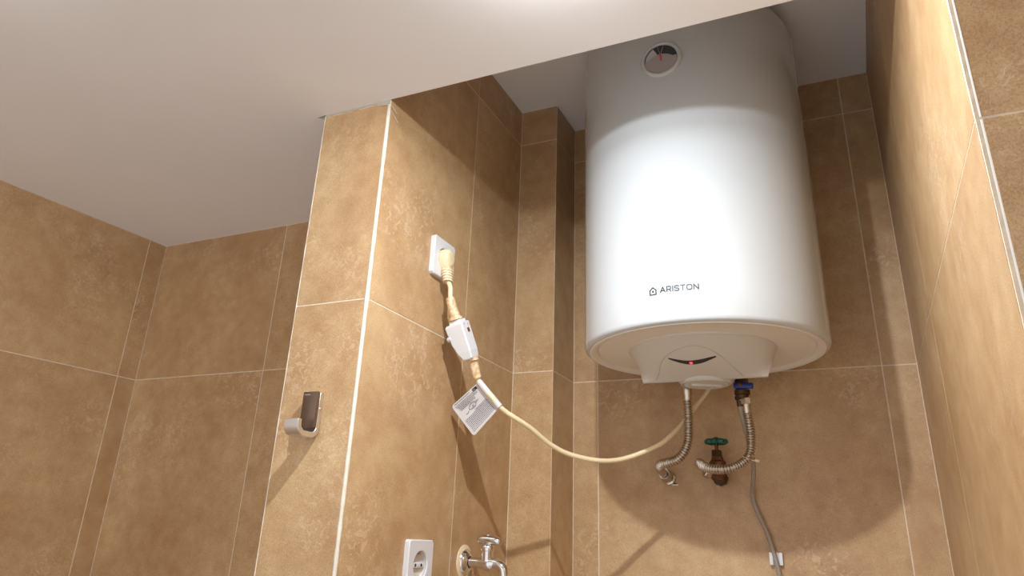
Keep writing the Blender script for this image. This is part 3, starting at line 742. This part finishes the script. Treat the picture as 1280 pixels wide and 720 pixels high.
# print: logo block, drawing and rows of fine text (s along the cord, t away from it)
V = []; Fc = []
def pq(s0, s1, t0, t1):
    b = len(V); V.extend([lp_(s0, t0, 0.0006), lp_(s1, t0, 0.0006), lp_(s1, t1, 0.0006), lp_(s0, t1, 0.0006)]); Fc.append((b, b + 1, b + 2, b + 3))
rr = random.Random(5)
def row(s, t0, t1, h=0.016):
    t = t0
    while t < t1:
        l = rr.uniform(0.02, 0.06); pq(s - h / 2, s + h / 2, t, min(t + l, t1)); t += l + 0.012
row(0.045, 0.38, 0.92, 0.018)
for i, s in enumerate((0.11, 0.15, 0.19, 0.23, 0.27)): row(s, 0.20 if i < 3 else 0.34, 0.93 - 0.02 * i)
for i in range(10): row(0.52 + i * 0.044, 0.12 if i else 0.14, 0.93 if i else 0.55)
fm('printed_text', V, Fc, INK, pl_)
V = []; Fc = []
pq(0.03, 0.115, 0.14, 0.20); pq(0.03, 0.07, 0.20, 0.27); pq(0.085, 0.115, 0.20, 0.27); pq(0.045, 0.10, 0.265, 0.285)
fm('printed_mark', V, Fc, BLACK, pl_)['label'] = 'small black printed block'
for k, pts in enumerate(([(0.34, 0.42), (0.31, 0.50), (0.34, 0.60), (0.40, 0.66), (0.44, 0.58), (0.45, 0.48), (0.40, 0.41), (0.34, 0.42)], [(0.36, 0.30), (0.38, 0.38), (0.33, 0.36)], [(0.42, 0.70), (0.46, 0.74), (0.44, 0.80)], [(0.38, 0.48), (0.40, 0.55), (0.43, 0.50)])):
    tube('line_drawing', [lp_(s, t, 0.0004) for s, t in pts], 0.00045, INK, pl_, n=4, step=0.002)
reparent(pc)

# ------------------------------------------------------------------ faucet
fa = empty('wall_faucet', 'chrome garden-style tap with a T handle on the column side', 'faucet', (XC2, 1.304, 1.402))
FY, FZ = 1.304, 1.4025
lathe('wall_washer', (XC2, FY, FZ), (1, 0, 0), [(0, 0), (0.0300, 0), (0.0300, 0.0012), (0.0275, 0.0026), (0, 0.0026)], CREAM, fa, n=48)['label'] = 'cream backing ring'
lathe('rosette', (XC2, FY, FZ), (1, 0, 0), [(0.0215, 0.0022), (0.0222, 0.0040), (0.0200, 0.0085), (0.0140, 0.0120), (0.0105, 0.0130)], CHROME, fa, n=48)
tube('body', [(XC2 + 0.003, FY, FZ), (XC2 + 0.02, FY, FZ), (XC2 + 0.036, FY, FZ - 0.0005), (XC2 + 0.050, FY, FZ - 0.001), (XC2 + 0.060, FY, FZ + 0.000), (XC2 + 0.070, FY, FZ - 0.001), (XC2 + 0.0795, FY, FZ - 0.007), (XC2 + 0.083, FY, FZ - 0.018), (XC2 + 0.0835, FY, FZ - 0.034)],
     lambda s, L: 0.0090 + 0.0035 * math.exp(-((s - 0.047) / 0.011) ** 2), CHROME, fa, n=28, step=0.003)
lathe('aerator', (XC2 + 0.0835, FY, FZ - 0.034), (0, 0, -1), [(0.0082, -0.002), (0.0095, 0), (0.0095, 0.008), (0.007, 0.008), (0, 0.006)], CHROME, fa, n=28)
SX = XC2 + 0.0480
lathe('stem', (SX, FY, FZ), (0, 0, 1), [(0.0115, 0), (0.0112, 0.020), (0.0126, 0.021), (0.0126, 0.026), (0.0112, 0.030), (0.0075, 0.0335), (0.0035, 0.035), (0.0035, 0.040), (0, 0.040)], CHROME, fa, n=32)
V = []; Fc = []; NL, NRr = 24, 16
hd = Vector((1.0, 0.05, -0.05)).normalized()
for i in range(NL + 1):
    s = -1 + 2 * i / NL; e = max(0.0, 1 - abs(s) ** 5) ** 0.5
    c = Vector((SX + 0.002, FY, FZ + 0.0402 - 0.0022 * s * s)) + hd * (0.0015 + s * 0.0255)
    for k in range(NRr):
        a = 2 * math.pi * k / NRr
        V.append(c + Vector((0, 0.0090 * math.cos(a) * e, 0.0080 * math.sin(a) * e)))
for i in range(NL):
    for k in range(NRr): Fc.append((i * NRr + k, i * NRr + (k + 1) % NRr, (i + 1) * NRr + (k + 1) % NRr, (i + 1) * NRr + k))
fm('handle', V, Fc, CHROME, fa, True)
lathe('handle_screw', (SX, FY, FZ + 0.043), (0, 0, 1), [(0.0022, -0.002), (0.0022, 0.003), (0.0048, 0.0042), (0.0048, 0.0060), (0.003, 0.0075), (0, 0.0075)], CHROME, fa, n=20)
reparent(fa)

# ------------------------------------------------------------------ robe hook on the column front
ho = empty('robe_hook', 'satin chrome J-shaped robe hook on the narrow front of the column', 'hook', (-0.768, YF, 1.60))
# strap: profile in the y-z plane, 27 mm wide
x0, x1 = -0.7825, -0.7555
cen = [(YF - 0.0045, 1.6475), (YF - 0.0045, 1.620), (YF - 0.0045, 1.594)]
for k in range(1, 9):
    a = math.pi / 2 * k / 8; cen.append((YF - 0.0045 - 0.013 * (1 - math.cos(a)), 1.594 - 0.013 * math.sin(a)))
cen += [(YF - 0.026, 1.5810), (YF - 0.034, 1.5810)]
for k in range(1, 9):
    a = math.pi / 2 * k / 8; cen.append((YF - 0.034 - 0.013 * math.sin(a), 1.594 - 0.013 * math.cos(a)))
cen += [(YF - 0.0475, 1.601)]
V = []; Fc = []; th_ = 0.0042
for i, (y, z) in enumerate(cen):
    a = cen[max(0, i - 1)]; b = cen[min(len(cen) - 1, i + 1)]; d = Vector((b[0] - a[0], b[1] - a[1])).normalized(); nn = Vector((-d.y, d.x)) * th_
    if i == 0 or i == len(cen) - 1: pass
    V += [(x0, y + nn.x, z + nn.y), (x1, y + nn.x, z + nn.y), (x1, y - nn.x, z - nn.y), (x0, y - nn.x, z - nn.y)]
for i in range(len(cen) - 1):
    for k in range(4): Fc.append((4 * i + k, 4 * i + (k + 1) % 4, 4 * i + 4 + (k + 1) % 4, 4 * i + 4 + k))
e = 4 * (len(cen) - 1); Fc += [(0, 1, 2, 3), (e, e + 1, e + 2, e + 3)]
hk = fm('hook_strap', V, Fc, SATIN, ho)
bv = hk.modifiers.new('bevel', 'BEVEL'); bv.width = 0.0007; bv.segments = 2; bv.limit_method = 'ANGLE'; bv.angle_limit = math.radians(40)
for p in hk.data.polygons: p.use_smooth = True
hk.data.set_sharp_from_angle(angle=math.radians(40))
fp = box('cover_plate', (x0 - 0.0005, YF - 0.0165, 1.5925), (x1 + 0.0005, YF - 0.0092, 1.6480), PLATEM, ho, 0.0008); fp['label'] = 'dark brown front plate'
box('printed_mark', (-0.7795, YF - 0.01665, 1.6425), (-0.7690, YF - 0.0164, 1.6437), GREYPL, fp)
lathe('set_screw', (x1, YF - 0.0045, 1.622), (1, 0, 0), [(0.0022, -0.001), (0.0022, 0.0007), (0.0012, 0.0012), (0, 0.0012)], CHROME, ho, n=14)
reparent(ho)

# ------------------------------------------------------------------ ceiling downlights (just outside the picture)
for nm, P_, R_, lab in (('ceiling_light', MAIN, 0.026, 'small round recessed ceiling light nearest the heater niche'), ('ceiling_light', SECOND, 0.022, 'small round recessed ceiling light in the left part of the room')):
    o = lathe(nm, (P_[0], P_[1], ZC), (0, 0, -1), [(R_ + 0.010, 0), (R_ + 0.010, 0.0015), (R_ + 0.008, 0.003), (R_ + 0.002, 0.0035), (R_ + 0.001, 0.0)], TRIMM, None, n=40)
    tag(o, lab, 'ceiling light')
